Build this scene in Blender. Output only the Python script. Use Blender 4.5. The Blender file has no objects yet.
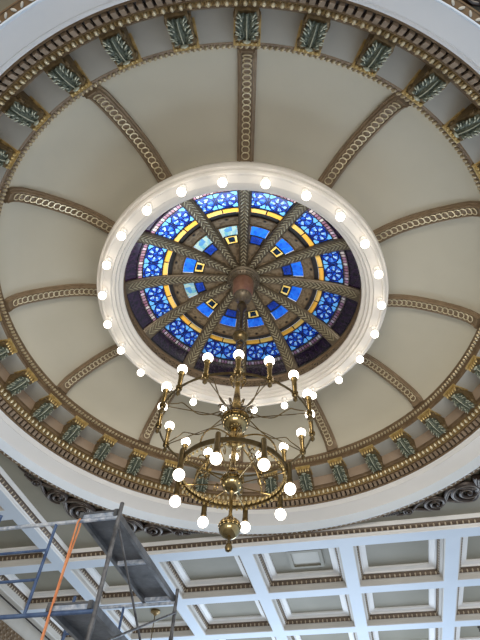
import bpy, math, random
from mathutils import Vector, Matrix
random.seed(7)
PI = math.pi
S = 6.0                      # metres per construction unit
EYE = 1.6                    # height of the viewer above the floor
PSI = math.radians(15.7)     # turn between the viewer's heading and the room's axes
UC, VC = -0.1995, 0.7152     # dome axis seen from the viewer, in units
R0 = math.radians(-91.7) + PSI
HB = 0.82                    # underside of the ceiling beams
PITCH = 0.394 * HB
col = bpy.context.scene.collection
sc = bpy.context.scene

def W(x, y, h):              # units about the dome axis -> metres
    return Vector((x * S, y * S, EYE + h * S))
def WP(r, a, h):
    return W(r * math.cos(a), r * math.sin(a), h)
def RU(u, v, h):             # room units measured from the viewer
    return W(u - UC, v - VC, h)

# ------------------------------------------------------------------ materials
def new_mat(name):
    m = bpy.data.materials.new(name); m.use_nodes = True
    nt = m.node_tree; nt.nodes.clear()
    o = nt.nodes.new('ShaderNodeOutputMaterial')
    return m, nt, o
def N(nt, t, **kw):
    n = nt.nodes.new(t)
    for k, v in kw.items(): setattr(n, k, v)
    return n
def ramp(nt, fac, stops):
    r = N(nt, 'ShaderNodeValToRGB')
    while len(r.color_ramp.elements) < len(stops): r.color_ramp.elements.new(0.5)
    for e, (p, c) in zip(r.color_ramp.elements, stops):
        e.position = p; e.color = (*c, 1)
    nt.links.new(fac, r.inputs[0]); return r.outputs[0]
def pbr(name, c1, c2, scale=3, rough=.5, metal=0.0, bump=0.0, bscale=40, spec=.5):
    m, nt, o = new_mat(name)
    b = N(nt, 'ShaderNodeBsdfPrincipled')
    tc = N(nt, 'ShaderNodeTexCoord')
    n = N(nt, 'ShaderNodeTexNoise'); n.inputs['Scale'].default_value = scale; n.inputs['Detail'].default_value = 5
    nt.links.new(tc.outputs['Object'], n.inputs['Vector'])
    nt.links.new(ramp(nt, n.outputs['Fac'], [(.3, c1), (.7, c2)]), b.inputs['Base Color'])
    b.inputs['Roughness'].default_value = rough; b.inputs['Metallic'].default_value = metal
    b.inputs['Specular IOR Level'].default_value = spec
    if bump:
        n2 = N(nt, 'ShaderNodeTexNoise'); n2.inputs['Scale'].default_value = bscale
        nt.links.new(tc.outputs['Object'], n2.inputs['Vector'])
        bp = N(nt, 'ShaderNodeBump'); bp.inputs['Strength'].default_value = bump; bp.inputs['Distance'].default_value = .01
        nt.links.new(n2.outputs['Fac'], bp.inputs['Height']); nt.links.new(bp.outputs[0], b.inputs['Normal'])
    nt.links.new(b.outputs[0], o.inputs[0])
    return m
M = {}
M['white'] = pbr('white_plaster', (.74, .745, .75), (.80, .80, .80), 1.2, .55)
M['cream'] = pbr('cream_plaster', (.77, .72, .66), (.83, .79, .73), 1.2, .55)
M['dome'] = pbr('greige_plaster', (.465, .43, .335), (.525, .485, .385), .7, .6, bump=.05, bscale=8)
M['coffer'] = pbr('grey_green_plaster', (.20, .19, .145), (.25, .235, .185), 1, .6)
M['frieze_grey'] = pbr('grey_plaster', (.40, .39, .35), (.455, .445, .40), 2, .6)
M['pinkish'] = pbr('tan_plaster', (.33, .245, .175), (.39, .295, .215), 3, .55)
M['brown'] = pbr('bronze_brown', (.13, .082, .044), (.195, .13, .070), 9, .42, .25, .2, 60)
M['taupe'] = pbr('taupe_bronze', (.18, .122, .070), (.25, .178, .108), 9, .45, .15)
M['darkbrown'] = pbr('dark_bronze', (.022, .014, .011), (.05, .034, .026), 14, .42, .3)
M['gold'] = pbr('gilding', (.50, .36, .14), (.72, .56, .28), 14, .34, .75)
M['palegold'] = pbr('pale_gilding', (.62, .52, .33), (.80, .72, .52), 20, .34, .5)
M['oldgold'] = pbr('old_gilding', (.17, .11, .045), (.32, .22, .09), 22, .4, .6, .3, 50)
M['leafgreen'] = pbr('verdigris_leaf', (.035, .05, .038), (.15, .165, .115), 26, .42, .3, .4, 60)
M['leafpale'] = pbr('pale_verdigris', (.33, .36, .28), (.56, .55, .42), 30, .45, .3)
M['brass'] = pbr('aged_brass', (.30, .21, .085), (.44, .32, .15), 20, .22, 1.0)
M['darkbrass'] = pbr('dark_brass', (.12, .085, .04), (.21, .155, .075), 20, .3, .95)
M['polished'] = pbr('polished_brass', (.22, .165, .075), (.36, .29, .15), 14, .10, 1.0)
M['copper'] = pbr('dull_copper', (.33, .16, .10), (.45, .25, .17), 12, .35, .6)
M['rib_in'] = pbr('olive_bronze', (.10, .078, .05), (.18, .14, .09), 22, .4, .45, .3, 60)
M['chevron'] = pbr('worn_gilt', (.30, .26, .16), (.62, .56, .38), 8, .35, .5)
M['bronze_edge'] = pbr('highlight_bronze', (.15, .125, .10), (.28, .24, .20), 14, .4, .3)  # paler bronze puts the relief's highlights into the ridge colour
M['rope'] = pbr('rubbed_gilt_rope', (.30, .23, .13), (.55, .46, .30), 25, .38, .5)
M['bodygold'] = pbr('brown_gilding', (.10, .068, .032), (.21, .145, .065), 22, .45, .4, .3, 50)
M['wallcornice'] = pbr('greige_cornice', (.38, .355, .31), (.44, .41, .36), 2, .55)
M['cove'] = pbr('shaded_cove', (.50, .485, .455), (.55, .535, .505), 2, .55)  # shade of the coffer recess put into the cove colour
M['beadtan'] = pbr('tan_bead', (.33, .27, .19), (.47, .40, .30), 12, .45, .15)
M['beadbed'] = pbr('bead_bed_brown', (.075, .05, .032), (.12, .083, .055), 9, .45, .2)
M['dentil'] = pbr('tan_bronze', (.20, .145, .095), (.29, .215, .15), 9, .45, .1)
M['edge'] = pbr('daylight_tinted_plaster', (.52, .60, .70), (.56, .64, .74), 1.2, .55)  # white beams with the blue of the daylight tinted into the colour
M['bulb'] = None
M['steel'] = pbr('painted_steel', (.045, .045, .05), (.20, .205, .22), 9, .45, .35, .2, 60)
M['bluesteel'] = pbr('blue_painted_steel', (.035, .07, .17), (.10, .16, .30), 9, .45, .2, .2, 60)
M['splash'] = pbr('paint_splashed_steel', (.16, .22, .34), (.62, .66, .72), 16, .5, .1)
M['deck'] = pbr('grimy_deck', (.06, .065, .075), (.17, .18, .20), 5, .45, .35, .3, 30)
M['deckrail'] = pbr('aluminium_rail', (.10, .105, .115), (.24, .25, .27), 6, .4, .6)
M['orange'] = pbr('orange_hose', (.66, .22, .08), (.78, .33, .15), 6, .45)
M['floor'] = pbr('floor_carpet', (.40, .36, .32), (.50, .46, .42), 2, .8)
M['wall'] = pbr('wall_paint', (.50, .48, .44), (.55, .53, .48), 1, .6)
M['black'] = pbr('black_band', (.012, .011, .012), (.03, .026, .026), 8, .4)
M['lead'] = pbr('lead_came', (.03, .03, .03), (.06, .055, .05), 12, .4, .5)

def bulb_mat(name, c, s):
    m, nt, o = new_mat(name)
    e = N(nt, 'ShaderNodeEmission'); e.inputs[0].default_value = (*c, 1); e.inputs[1].default_value = s
    nt.links.new(e.outputs[0], o.inputs[0]); return m
M['bulb'] = bulb_mat('lit_globe', (1, .92, .80), 6.0)

def glass(name, build):
    """translucent leaded glass lit from the sky side"""
    m, nt, o = new_mat(name)
    c = build(nt)
    t = N(nt, 'ShaderNodeBsdfTranslucent'); g = N(nt, 'ShaderNodeBsdfGlossy'); g.inputs['Roughness'].default_value = .15
    mx = N(nt, 'ShaderNodeMixShader'); mx.inputs[0].default_value = .04
    nt.links.new(c, t.inputs[0]); nt.links.new(t.outputs[0], mx.inputs[1]); nt.links.new(g.outputs[0], mx.inputs[2])
    nt.links.new(mx.outputs[0], o.inputs[0]); return m
def mth(nt, op, a, b=None, c=None):
    n = N(nt, 'ShaderNodeMath', operation=op)
    for i, v in enumerate((a, b, c)):
        if v is None: continue
        if isinstance(v, (int, float)): n.inputs[i].default_value = v
        else: nt.links.new(v, n.inputs[i])
    return n.outputs[0]
def mixc(nt, f, a, b):
    n = N(nt, 'ShaderNodeMix', data_type='RGBA')
    for i, v in ((0, f), (6, a), (7, b)):
        if isinstance(v, tuple): n.inputs[i].default_value = (*v, 1)
        elif isinstance(v, (int, float)): n.inputs[i].default_value = v
        else: nt.links.new(v, n.inputs[i])
    return n.outputs[2]
def uvxy(nt):
    u = N(nt, 'ShaderNodeUVMap', uv_map='UVMap'); s = N(nt, 'ShaderNodeSeparateXYZ')
    nt.links.new(u.outputs[0], s.inputs[0]); return u.outputs[0], s.outputs[0], s.outputs[1]
def blue_pattern(nt):
    vec, x, y = uvxy(nt)
    px = mth(nt, 'SUBTRACT', mth(nt, 'MULTIPLY', mth(nt, 'FRACT', x), 2.0), 1.0)
    py = mth(nt, 'SUBTRACT', mth(nt, 'MULTIPLY', mth(nt, 'FRACT', y), 2.0), 1.0)
    rr = mth(nt, 'SQRT', mth(nt, 'ADD', mth(nt, 'MULTIPLY', px, px), mth(nt, 'MULTIPLY', py, py)))
    th = mth(nt, 'ARCTAN2', py, px)
    ca = mth(nt, 'COSINE', mth(nt, 'MULTIPLY', th, 6.0))
    ca2 = mth(nt, 'COSINE', mth(nt, 'MULTIPLY', th, 4.0))
    pet = mth(nt, 'MULTIPLY', mth(nt, 'GREATER_THAN', ca, .1), mth(nt, 'MULTIPLY', mth(nt, 'GREATER_THAN', rr, .30), mth(nt, 'LESS_THAN', rr, .74)))
    cor = mth(nt, 'MULTIPLY', mth(nt, 'GREATER_THAN', rr, .92), mth(nt, 'LESS_THAN', ca2, -.5))
    lead = mth(nt, 'LESS_THAN', mth(nt, 'ABSOLUTE', mth(nt, 'SUBTRACT', rr, .26)), .04)
    lead2 = mth(nt, 'LESS_THAN', mth(nt, 'ABSOLUTE', mth(nt, 'SUBTRACT', rr, .86)), .05)
    lead3 = mth(nt, 'MULTIPLY', mth(nt, 'LESS_THAN', mth(nt, 'ABSOLUTE', mth(nt, 'ADD', ca, .22)), .16), mth(nt, 'MULTIPLY', mth(nt, 'GREATER_THAN', rr, .30), mth(nt, 'LESS_THAN', rr, .84)))
    edge = mth(nt, 'GREATER_THAN', mth(nt, 'MAXIMUM', mth(nt, 'ABSOLUTE', px), mth(nt, 'ABSOLUTE', py)), .95)
    v = N(nt, 'ShaderNodeTexVoronoi'); v.inputs['Scale'].default_value = 9; nt.links.new(vec, v.inputs['Vector'])
    sv = N(nt, 'ShaderNodeSeparateColor'); nt.links.new(v.outputs['Color'], sv.inputs[0])
    base = ramp(nt, sv.outputs[0], [(.1, (.002, .009, .12)), (.55, (.004, .022, .25)), (.95, (.010, .08, .45))])
    pc = ramp(nt, sv.outputs[1], [(.1, (.025, .10, .45)), (.5, (.075, .22, .58)), (.95, (.34, .52, .70))])
    c = mixc(nt, pet, base, pc)
    c = mixc(nt, cor, c, (.10, .32, .66))
    for l in (lead, lead2, lead3, edge): c = mixc(nt, l, c, (.004, .006, .02))
    return c
def strip_pattern(cols, n_lead=.08):
    def f(nt):
        vec, x, y = uvxy(nt)
        fx = mth(nt, 'FRACT', x); cell = mth(nt, 'FLOOR', x)
        wn = N(nt, 'ShaderNodeTexWhiteNoise', noise_dimensions='1D'); nt.links.new(cell, wn.inputs['W'])
        k = len(cols)
        c = ramp(nt, wn.outputs[0], [((i + .5) / k, q) for i, q in enumerate(cols)])
        ed = mth(nt, 'GREATER_THAN', mth(nt, 'ABSOLUTE', mth(nt, 'SUBTRACT', fx, .5)), .5 - n_lead)
        return mixc(nt, ed, c, (.006, .004, .006))
    return f
def mottled(cols, scale):
    def f(nt):
        vec, x, y = uvxy(nt)
        v = N(nt, 'ShaderNodeTexVoronoi'); v.inputs['Scale'].default_value = scale; nt.links.new(vec, v.inputs['Vector'])
        sv = N(nt, 'ShaderNodeSeparateColor'); nt.links.new(v.outputs['Color'], sv.inputs[0])
        k = len(cols)
        return ramp(nt, sv.outputs[0], [((i + .5) / k, q) for i, q in enumerate(cols)])
    return f
M['g_blue'] = glass('blue_leaded_glass', blue_pattern)
M['g_purple'] = glass('purple_glass', mottled([(.004, .002, .005), (.016, .006, .019), (.008, .003, .012)], 6))
M['g_bead'] = glass('mauve_bead_glass', strip_pattern([(.22, .11, .17), (.34, .27, .33), (.16, .05, .09), (.40, .35, .34)], .12))
M['g_yellow'] = glass('amber_glass', strip_pattern([(.62, .30, .03), (.52, .42, .19), (.58, .34, .07), (.46, .45, .32)], .03))
M['g_sky'] = glass('azure_glass', mottled([(.005, .06, .40), (.012, .13, .58), (.012, .09, .48)], 3))
M['g_teal'] = glass('teal_glass', mottled([(.08, .22, .26), (.24, .31, .28), (.05, .15, .30)], 3))
M['g_pale'] = glass('pale_glass', mottled([(.55, .65, .72), (.42, .58, .72)], 3))
M['g_deep'] = glass('deep_blue_glass', mottled([(.004, .018, .15), (.005, .03, .24)], 3))
M['g_amber'] = glass('gold_border_glass', mottled([(.55, .36, .07), (.50, .40, .16)], 3))

def pierced(name, c1, c2, hole, sx, sy):
    m, nt, o = new_mat(name)
    b = N(nt, 'ShaderNodeBsdfPrincipled')
    vec, x, y = uvxy(nt)
    mp = N(nt, 'ShaderNodeMapping'); mp.inputs['Scale'].default_value = (sx, sy, 1); nt.links.new(vec, mp.inputs['Vector'])
    v = N(nt, 'ShaderNodeTexVoronoi'); v.inputs['Scale'].default_value = 1; v.inputs['Randomness'].default_value = .55
    nt.links.new(mp.outputs[0], v.inputs['Vector'])
    c = ramp(nt, v.outputs['Distance'], [(.17, hole), (.27, c1), (.50, c2), (.75, c1)])
    nt.links.new(c, b.inputs['Base Color'])
    b.inputs['Metallic'].default_value = .3; b.inputs['Roughness'].default_value = .45
    bp = N(nt, 'ShaderNodeBump'); bp.inputs['Strength'].default_value = .5; bp.inputs['Distance'].default_value = .02
    nt.links.new(v.outputs['Distance'], bp.inputs['Height']); nt.links.new(bp.outputs[0], b.inputs['Normal'])
    nt.links.new(b.outputs[0], o.inputs[0]); return m
M['pierced'] = pierced('pierced_bronze', (.15, .105, .06), (.30, .22, .13), (.012, .009, .008), 1, 1)

# ------------------------------------------------------------------ mesh builder
def world_of(o):
    b = Matrix.LocRotScale(o.location, o.rotation_euler, o.scale)
    return world_of(o.parent) @ b if o.parent else b
class MB:
    def __init__(s): s.v = []; s.f = []; s.m = []; s.uv = []; s.off = None
    def face(s, idx, m=0, uv=None): s.f.append(tuple(idx)); s.m.append(m); s.uv.append(uv)
    def add(s, vs): k = len(s.v); s.v += [Vector(p) for p in vs]; return k
    def box(s, c, ex, ey, ez, m=0):
        c = Vector(c); ex = Vector(ex); ey = Vector(ey); ez = Vector(ez)
        k = s.add([c + sx * ex + sy * ey + sz * ez for sx in (-1, 1) for sy in (-1, 1) for sz in (-1, 1)])
        for q in ((0, 1, 3, 2), (4, 6, 7, 5), (0, 4, 5, 1), (2, 3, 7, 6), (0, 2, 6, 4), (1, 5, 7, 3)): s.face([k + i for i in q], m)
    def ell(s, c, ex, ey, ez, nu=8, nv=5, m=0):
        c = Vector(c); ex = Vector(ex); ey = Vector(ey); ez = Vector(ez)
        k = s.add([c - ez, c + ez])
        b = len(s.v)
        for j in range(1, nv):
            t = -PI / 2 + PI * j / nv
            s.add([c + math.cos(t) * (math.cos(2 * PI * i / nu) * ex + math.sin(2 * PI * i / nu) * ey) + math.sin(t) * ez for i in range(nu)])
        for i in range(nu):
            i2 = (i + 1) % nu
            s.face([k, b + i2, b + i], m); e = b + (nv - 2) * nu; s.face([k + 1, e + i, e + i2], m)
            for j in range(nv - 2):
                p = b + j * nu; s.face([p + i, p + i2, p + nu + i2, p + nu + i], m)
    def grid(s, rows, closed_u=False, closed_v=False, m=0, uvf=None):
        nr, nc = len(rows), len(rows[0]); k = s.add([p for r in rows for p in r])
        for j in range(nr if closed_v else nr - 1):
            for i in range(nc if closed_u else nc - 1):
                j2 = (j + 1) % nr; i2 = (i + 1) % nc
                uv = None
                if uvf: uv = [uvf(j, i), uvf(j, i + 1), uvf(j + 1, i + 1), uvf(j + 1, i)]
                s.face([k + j * nc + i, k + j * nc + i2, k + j2 * nc + i2, k + j2 * nc + i], m, uv)
        return k
    def tube(s, pts, r, seg=8, closed=False, m=0, caps=True):
        pts = [Vector(p) for p in pts]; n = len(pts)
        rad = r if isinstance(r, (list, tuple)) else [r] * n
        up = None; rows = []
        for i, p in enumerate(pts):
            a = pts[(i - 1) % n] if (closed or i > 0) else p; b = pts[(i + 1) % n] if (closed or i < n - 1) else p
            t = (b - a).normalized()
            if up is None:
                up = Vector((0, 0, 1)) if abs(t.z) < .9 else Vector((1, 0, 0))
            x = up - t * up.dot(t); x.normalize(); up = x; y = t.cross(x)
            rows.append([p + rad[i] * (math.cos(2 * PI * q / seg) * x + math.sin(2 * PI * q / seg) * y) for q in range(seg)])
        k = s.grid(rows, closed_u=True, closed_v=closed, m=m)
        if caps and not closed:
            s.face([k + q for q in range(seg)][::-1], m); s.face([k + (n - 1) * seg + q for q in range(seg)], m)
    def lathe(s, prof, seg=180, a0=0, a1=2 * PI, m=0, wp=WP, uvf=None, closed_prof=False, mats=None):
        full = abs(a1 - a0 - 2 * PI) < 1e-6
        n = seg if full else seg + 1
        rows = [[wp(r, a0 + (a1 - a0) * i / seg, h) for i in range(n)] for r, h in prof]
        if mats is None: s.grid(rows, closed_u=full, closed_v=closed_prof, m=m, uvf=uvf)
        else:
            for j in range(len(rows) - 1): s.grid(rows[j:j + 2], closed_u=full, m=mats[j], uvf=uvf)
    def build(s, name, mats, parent=None, sharp=38, uv=False, recalc=True):
        me = bpy.data.meshes.new(name)
        vs = s.v
        if parent is not None: inv = world_of(parent).inverted(); vs = [inv @ p for p in s.v]
        me.from_pydata([tuple(p) for p in vs], [], s.f)
        if not isinstance(mats, (list, tuple)): mats = [mats]
        for x in mats: me.materials.append(x)
        me.polygons.foreach_set('material_index', s.m)
        me.polygons.foreach_set('use_smooth', [True] * len(s.f))
        if any(u is not None for u in s.uv):
            L = me.uv_layers.new(name='UVMap'); q = []
            for f, u in zip(s.f, s.uv):
                u = u or [(0, 0)] * len(f)
                for c in u: q += [c[0], c[1]]
            L.data.foreach_set('uv', q)
        if recalc:
            import bmesh
            b = bmesh.new(); b.from_mesh(me); bmesh.ops.recalc_face_normals(b, faces=b.faces[:]); b.to_mesh(me); b.free()
        me.set_sharp_from_angle(angle=math.radians(sharp))
        me.update()
        o = bpy.data.objects.new(name, me); col.objects.link(o)
        if parent is not None: o.parent = parent
        return o
def empty(name, loc, rz=0):
    o = bpy.data.objects.new(name, None); o.empty_display_size = .1; col.objects.link(o)
    o.location = loc; o.rotation_euler = (0, 0, rz)
    o.matrix_world = Matrix.Translation(Vector(loc)) @ Matrix.Rotation(rz, 4, 'Z')
    return o
def tag(o, label, cat, group=None, kind=None):
    if label: o['label'] = label
    if cat: o['category'] = cat
    if group: o['group'] = group
    if kind: o['kind'] = kind
    return o
def struct(o, label=None):
    o['kind'] = 'structure'
    if label: o['label'] = label
    return o
def dup(o, parent=None):
    c = o.copy(); col.objects.link(c)
    if parent is not None: c.parent = parent
    for ch in list(o.children): dup(ch, c)
    return c
HOURS = ['twelve', 'one', 'two', 'three', 'four', 'five', 'six', 'seven', 'eight', 'nine', 'ten', 'eleven']

# ------------------------------------------------------------------ dome plaster, ribs
PP = [(.606, 1.000), (.600, 1.020), (.585, 1.038), (.565, 1.051), (.545, 1.061), (.515, 1.074), (.487, 1.084), (.458, 1.092), (.43, 1.0965), (.40, 1.0965), (.363, 1.0925)]
def lerp_prof(P, t):
    x = t * (len(P) - 1); i = min(int(x), len(P) - 2); f = x - i
    return (P[i][0] * (1 - f) + P[i + 1][0] * f, P[i][1] * (1 - f) + P[i + 1][1] * f)
dome = empty('ceiling_dome', W(0, 0, 1.0)); struct(dome, 'shallow plaster dome with twelve greige panels')
shell = [(r, h) for r, h in PP] + [(r, h + .03) for r, h in PP[::-1]]
for k in range(12):
    b = MB(); a0 = R0 + math.radians(30 * k)
    b.lathe(shell, 16, a0, a0 + math.radians(30), closed_prof=True)
    b.build('dome_panel', M['dome'], dome, sharp=60)

def frame_on(P, i):
    a = Vector((P[max(i - 1, 0)][0], P[max(i - 1, 0)][1])); c = Vector((P[min(i + 1, len(P) - 1)][0], P[min(i + 1, len(P) - 1)][1]))
    t = (c - a).normalized(); n = Vector((t.y, -t.x))
    if n.y > 0: n = -n
    return t, n
def dense(P, n):
    # resample by arc length
    L = [0]
    for i in range(1, len(P)): L.append(L[-1] + math.dist(P[i], P[i - 1]))
    out = []
    for k in range(n):
        d = L[-1] * k / (n - 1); i = 0
        while i < len(P) - 2 and L[i + 1] < d: i += 1
        f = (d - L[i]) / (L[i + 1] - L[i]); out.append((P[i][0] + f * (P[i + 1][0] - P[i][0]), P[i][1] + f * (P[i + 1][1] - P[i][1])))
    return out
def rib_sweep(b, D, a, section, m=0):
    """section: list of (tangential offset as function of i or number, depth below the surface)"""
    ct, st = math.cos(a), math.sin(a); rows = []
    for i, (r, h) in enumerate(D):
        t, n = frame_on(D, i)
        row = []
        for w, d in section(i / (len(D) - 1)):
            rr = r + n.x * d; hh = h + n.y * d
            row.append(W(rr * ct - w * st, rr * st + w * ct, hh))
        rows.append(row)
    k = b.grid(rows, closed_u=True, m=m); n_ = len(rows[0])
    b.face(range(k + n_ - 1, k - 1, -1), m); b.face(range(k + (len(rows) - 1) * n_, k + len(rows) * n_), m)
DR = dense([(.6030, 1.0065)] + PP[1:], 30)
def make_rib(k):
    a = R0 + math.radians(30 * k)
    root = empty('dome_rib', WP(.603, a, 1.01), a)
    b = MB()
    rib_sweep(b, DR, a, lambda t: [(-.0185, -.004), (-.0185, .006), (-.0150, .007), (-.0140, .012), (-.0115, .013), (-.0105, .010), (.0105, .010), (.0115, .013), (.0140, .012), (.0150, .007), (.0185, .006), (.0185, -.004)])
    b.build('rib_band', M['taupe'], root)
    g = MB(); D = dense(PP[1:], 20); ct, st = math.cos(a), math.sin(a)
    for i in range(1, 19):
        r, h = D[i]; t, n = frame_on(D, i)
        c = W((r + n.x * .0115) * ct, (r + n.x * .0115) * st, h + n.y * .0115)
        e1 = Vector((t.x * ct, t.x * st, t.y)); e2 = Vector((-st, ct, 0)); e3 = Vector((n.x * ct, n.x * st, n.y))
        e1 = (e1 - .30 * e3).normalized(); e3 = e1.cross(e2)
        R, q = .0082 * S, .0013 * S
        rows = []
        for u in range(16):
            th = 2 * PI * u / 16; d = math.cos(th) * e1 + math.sin(th) * e2
            rows.append([c + d * (R + q * math.cos(2 * PI * w / 6)) + e3 * q * math.sin(2 * PI * w / 6) for w in range(6)])
        g.grid(rows, closed_u=True, closed_v=True)
    g.build('gilded_ring_chain', M['palegold'], root)
    tag(root, 'brown dome rib with a gilded chain of rings at %s o\'clock on the dome' % HOURS[k], 'dome rib', 'ribs between the dome panels')
for k in range(12): make_rib(k)

# ------------------------------------------------------------------ oculus ring (cream) with globe bulbs
oc = MB()
oc.lathe([(.3625, 1.115), (.3630, 1.088), (.3655, 1.084), (.3665, 1.068), (.3695, 1.060), (.3735, 1.056), (.3745, 1.050), (.3733, 1.040), (.3715, 1.037), (.366, 1.0365), (.3645, 1.031), (.3605, 1.0278), (.357, 1.0282), (.3555, 1.031), (.336, 1.0315), (.3345, 1.036), (.327, 1.0375), (.3255, 1.043), (.3195, 1.0445), (.318, 1.050), (.3105, 1.0545), (.3092, 1.058), (.311, 1.062), (.325, 1.066), (.325, 1.115)], 240, closed_prof=True)
M['ringcream'] = pbr('warm_white_plaster', (.69, .64, .575), (.74, .695, .63), 1.2, .55)
oring = struct(oc.build('trim_1', M['ringcream'], sharp=30), 'cream moulded plaster ring around the stained glass dome')

def add_bulb(b, c, r, m=0, nu=16, nv=10):
    c = Vector(c); b.ell(c, (r, 0, 0), (0, r, 0), (0, 0, r), nu, nv, m)
RB0 = math.radians(-84.2) + PSI
def bulb_label(j):
    hr = (j + 0) // 2
    if j % 2 == 0: return 'white lit globe bulb under the cream ring just past %s o\'clock' % HOURS[hr]
    return 'white lit globe bulb under the cream ring just before %s o\'clock' % HOURS[(hr + 1) % 12]
bproto = None
for j in range(24):
    a = RB0 + math.radians(15 * j)
    if bproto is None:
        bproto = empty('globe_bulb', WP(.3495, a, 1.0315), a)
        b = MB(); add_bulb(b, WP(.3495, a, 1.0035), .0098 * S)
        b.build('glass_globe', M['bulb'], bproto)
        b = MB(); b.lathe([(0, 1.0315), (.0075, 1.0315), (.0075, 1.026), (.0045, 1.024), (.0045, 1.012), (0, 1.012)], 14, wp=lambda r, t, h: WP(.3495, a, h) + Vector((r * S * math.cos(t), r * S * math.sin(t), 0)))
        b.build('lamp_socket', M['cream'], bproto)
        o = bproto
    else:
        o = dup(bproto); o.location = WP(.3495, a, 1.0315); o.rotation_euler = (0, 0, a)
    tag(o, bulb_label(j), 'light bulb', 'globe bulbs around the cream dome ring')

# ------------------------------------------------------------------ main cornice (structure), lathe bands
tr = empty('trim_2', W(0, 0, .9)); struct(tr, 'bronze and gilded cornice around the foot of the dome')
b = MB()
b.lathe([(.6095, 1.012), (.6035, 1.011), (.6025, 1.007), (.6035, 1.005), (.6035, .999), (.602, .998), (.601, .9955)] , 240)
b.lathe([(.607, .9905), (.6075, .987), (.6095, .986), (.6095, .979), (.611, .978), (.6125, .975)], 240)
b.lathe([(.668, .942), (.666, .936), (.668, .930), (.6705, .9293)], 240)
b.lathe([(.6950, .9020), (.6955, .900), (.697, .8976), (.699, .8978)], 240)
b.lathe([(.6795, .914), (.6835, .9135), (.6835, .9105)], 240)
b.build('cornice_band', M['brown'], tr)
b = MB(); b.lathe([(.6705, .9293), (.672, .9285), (.6785, .917), (.6795, .914)], 240); b.build('egg_and_dart_bed', M['oldgold'], tr)
b = MB()
b.lathe([(.601, .9955), (.607, .9905)], 240)
b.build('rope_bed', M['brown'], tr)
b = MB()
n = 360
for i in range(n):      # slanted strands of the rope moulding
    a = 2 * PI * i / n; c = WP(.6035, a, .9935)
    rd = Vector((math.cos(a), math.sin(a), 0)); tg = Vector((-math.sin(a), math.cos(a), 0)); z = Vector((0, 0, 1))
    d1 = (rd * .75 - z * .6 + tg * .45).normalized(); d2 = (tg - d1 * tg.dot(d1)).normalized(); d3 = d1.cross(d2)
    b.ell(c, d2 * .0040 * S, d3 * .0040 * S, d1 * .0056 * S, 7, 5)
b.build('rope_moulding', M['rope'], tr)
b = MB()
b.lathe([(.6125, .975), (.668, .9735)], 240)
b.build('frieze_soffit', M['frieze_grey'], tr)
b = MB()
b.lathe([(.668, .9735), (.668, .942)], 240)
b.build('frieze_wall', M['pinkish'], tr)
b = MB(); n = 288
for i in range(n):      # egg and dart
    a = 2 * PI * i / n
    rd = Vector((math.cos(a), math.sin(a), 0)); tg = Vector((-math.sin(a), math.cos(a), 0)); z = Vector((0, 0, 1))
    ax = (rd * .55 - z * .83); nn = (rd * .83 + z * .55)
    b.ell(WP(.6745, a, .9218) - nn * .0015 * S, tg * .0036 * S, nn * .0042 * S, ax * .0060 * S, 8, 5, 0)
    a2 = a + PI / n; tg2 = Vector((-math.sin(a2), math.cos(a2), 0)); rd2 = Vector((math.cos(a2), math.sin(a2), 0))
    ax2 = (rd2 * .55 - z * .83); nn2 = (rd2 * .83 + z * .55)
    b.ell(WP(.6745, a2, .9218), tg2 * .0026 * S, nn2 * .0034 * S, ax2 * .0075 * S, 5, 4, 1)
b.build('egg_and_dart', [M['palegold'], M['oldgold']], tr)
b = MB(); n = 288
for i in range(n):      # dentils
    a = 2 * PI * i / n
    rd = Vector((math.cos(a), math.sin(a), 0)); tg = Vector((-math.sin(a), math.cos(a), 0)); z = Vector((0, 0, 1))
    ax = (rd * .62 - z * .78); nn = (rd * .78 + z * .62)
    b.box(WP(.6885, a, .9075), tg * .0046 * S, nn * .0034 * S, ax * .0072 * S)
b.build('dentil_course', M['dentil'], tr)
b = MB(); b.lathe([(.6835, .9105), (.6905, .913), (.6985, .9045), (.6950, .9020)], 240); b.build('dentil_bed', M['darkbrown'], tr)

# cream fascia and white lower edge
b = MB(); b.lathe([(.699, .8978), (.7015, .8955), (.7025, .890), (.704, .8875), (.7045, .885), (.7062, .8853), (.7385, .8685), (.7405, .8665)], 240)
M['fascia'] = pbr('white_fascia', (.73, .73, .73), (.775, .77, .765), 1.2, .55)
struct(b.build('trim_3', M['fascia'], sharp=25), 'wide sloping plaster band below the dome cornice')
b = MB(); b.lathe([(.7405, .8665), (.7405, .8645), (.7395, .8635), (.7395, .842), (.7400, .8398), (.7418, .8395), (.7422, .8405)], 240)
M['rim'] = pbr('blue_lit_rim_plaster', (.66, .74, .84), (.70, .78, .87), 1.2, .55)  # white plaster, blue daylight put into its colour
struct(b.build('trim_4', M['rim'], sharp=25), 'white plaster edge of the round dome opening')

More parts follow.
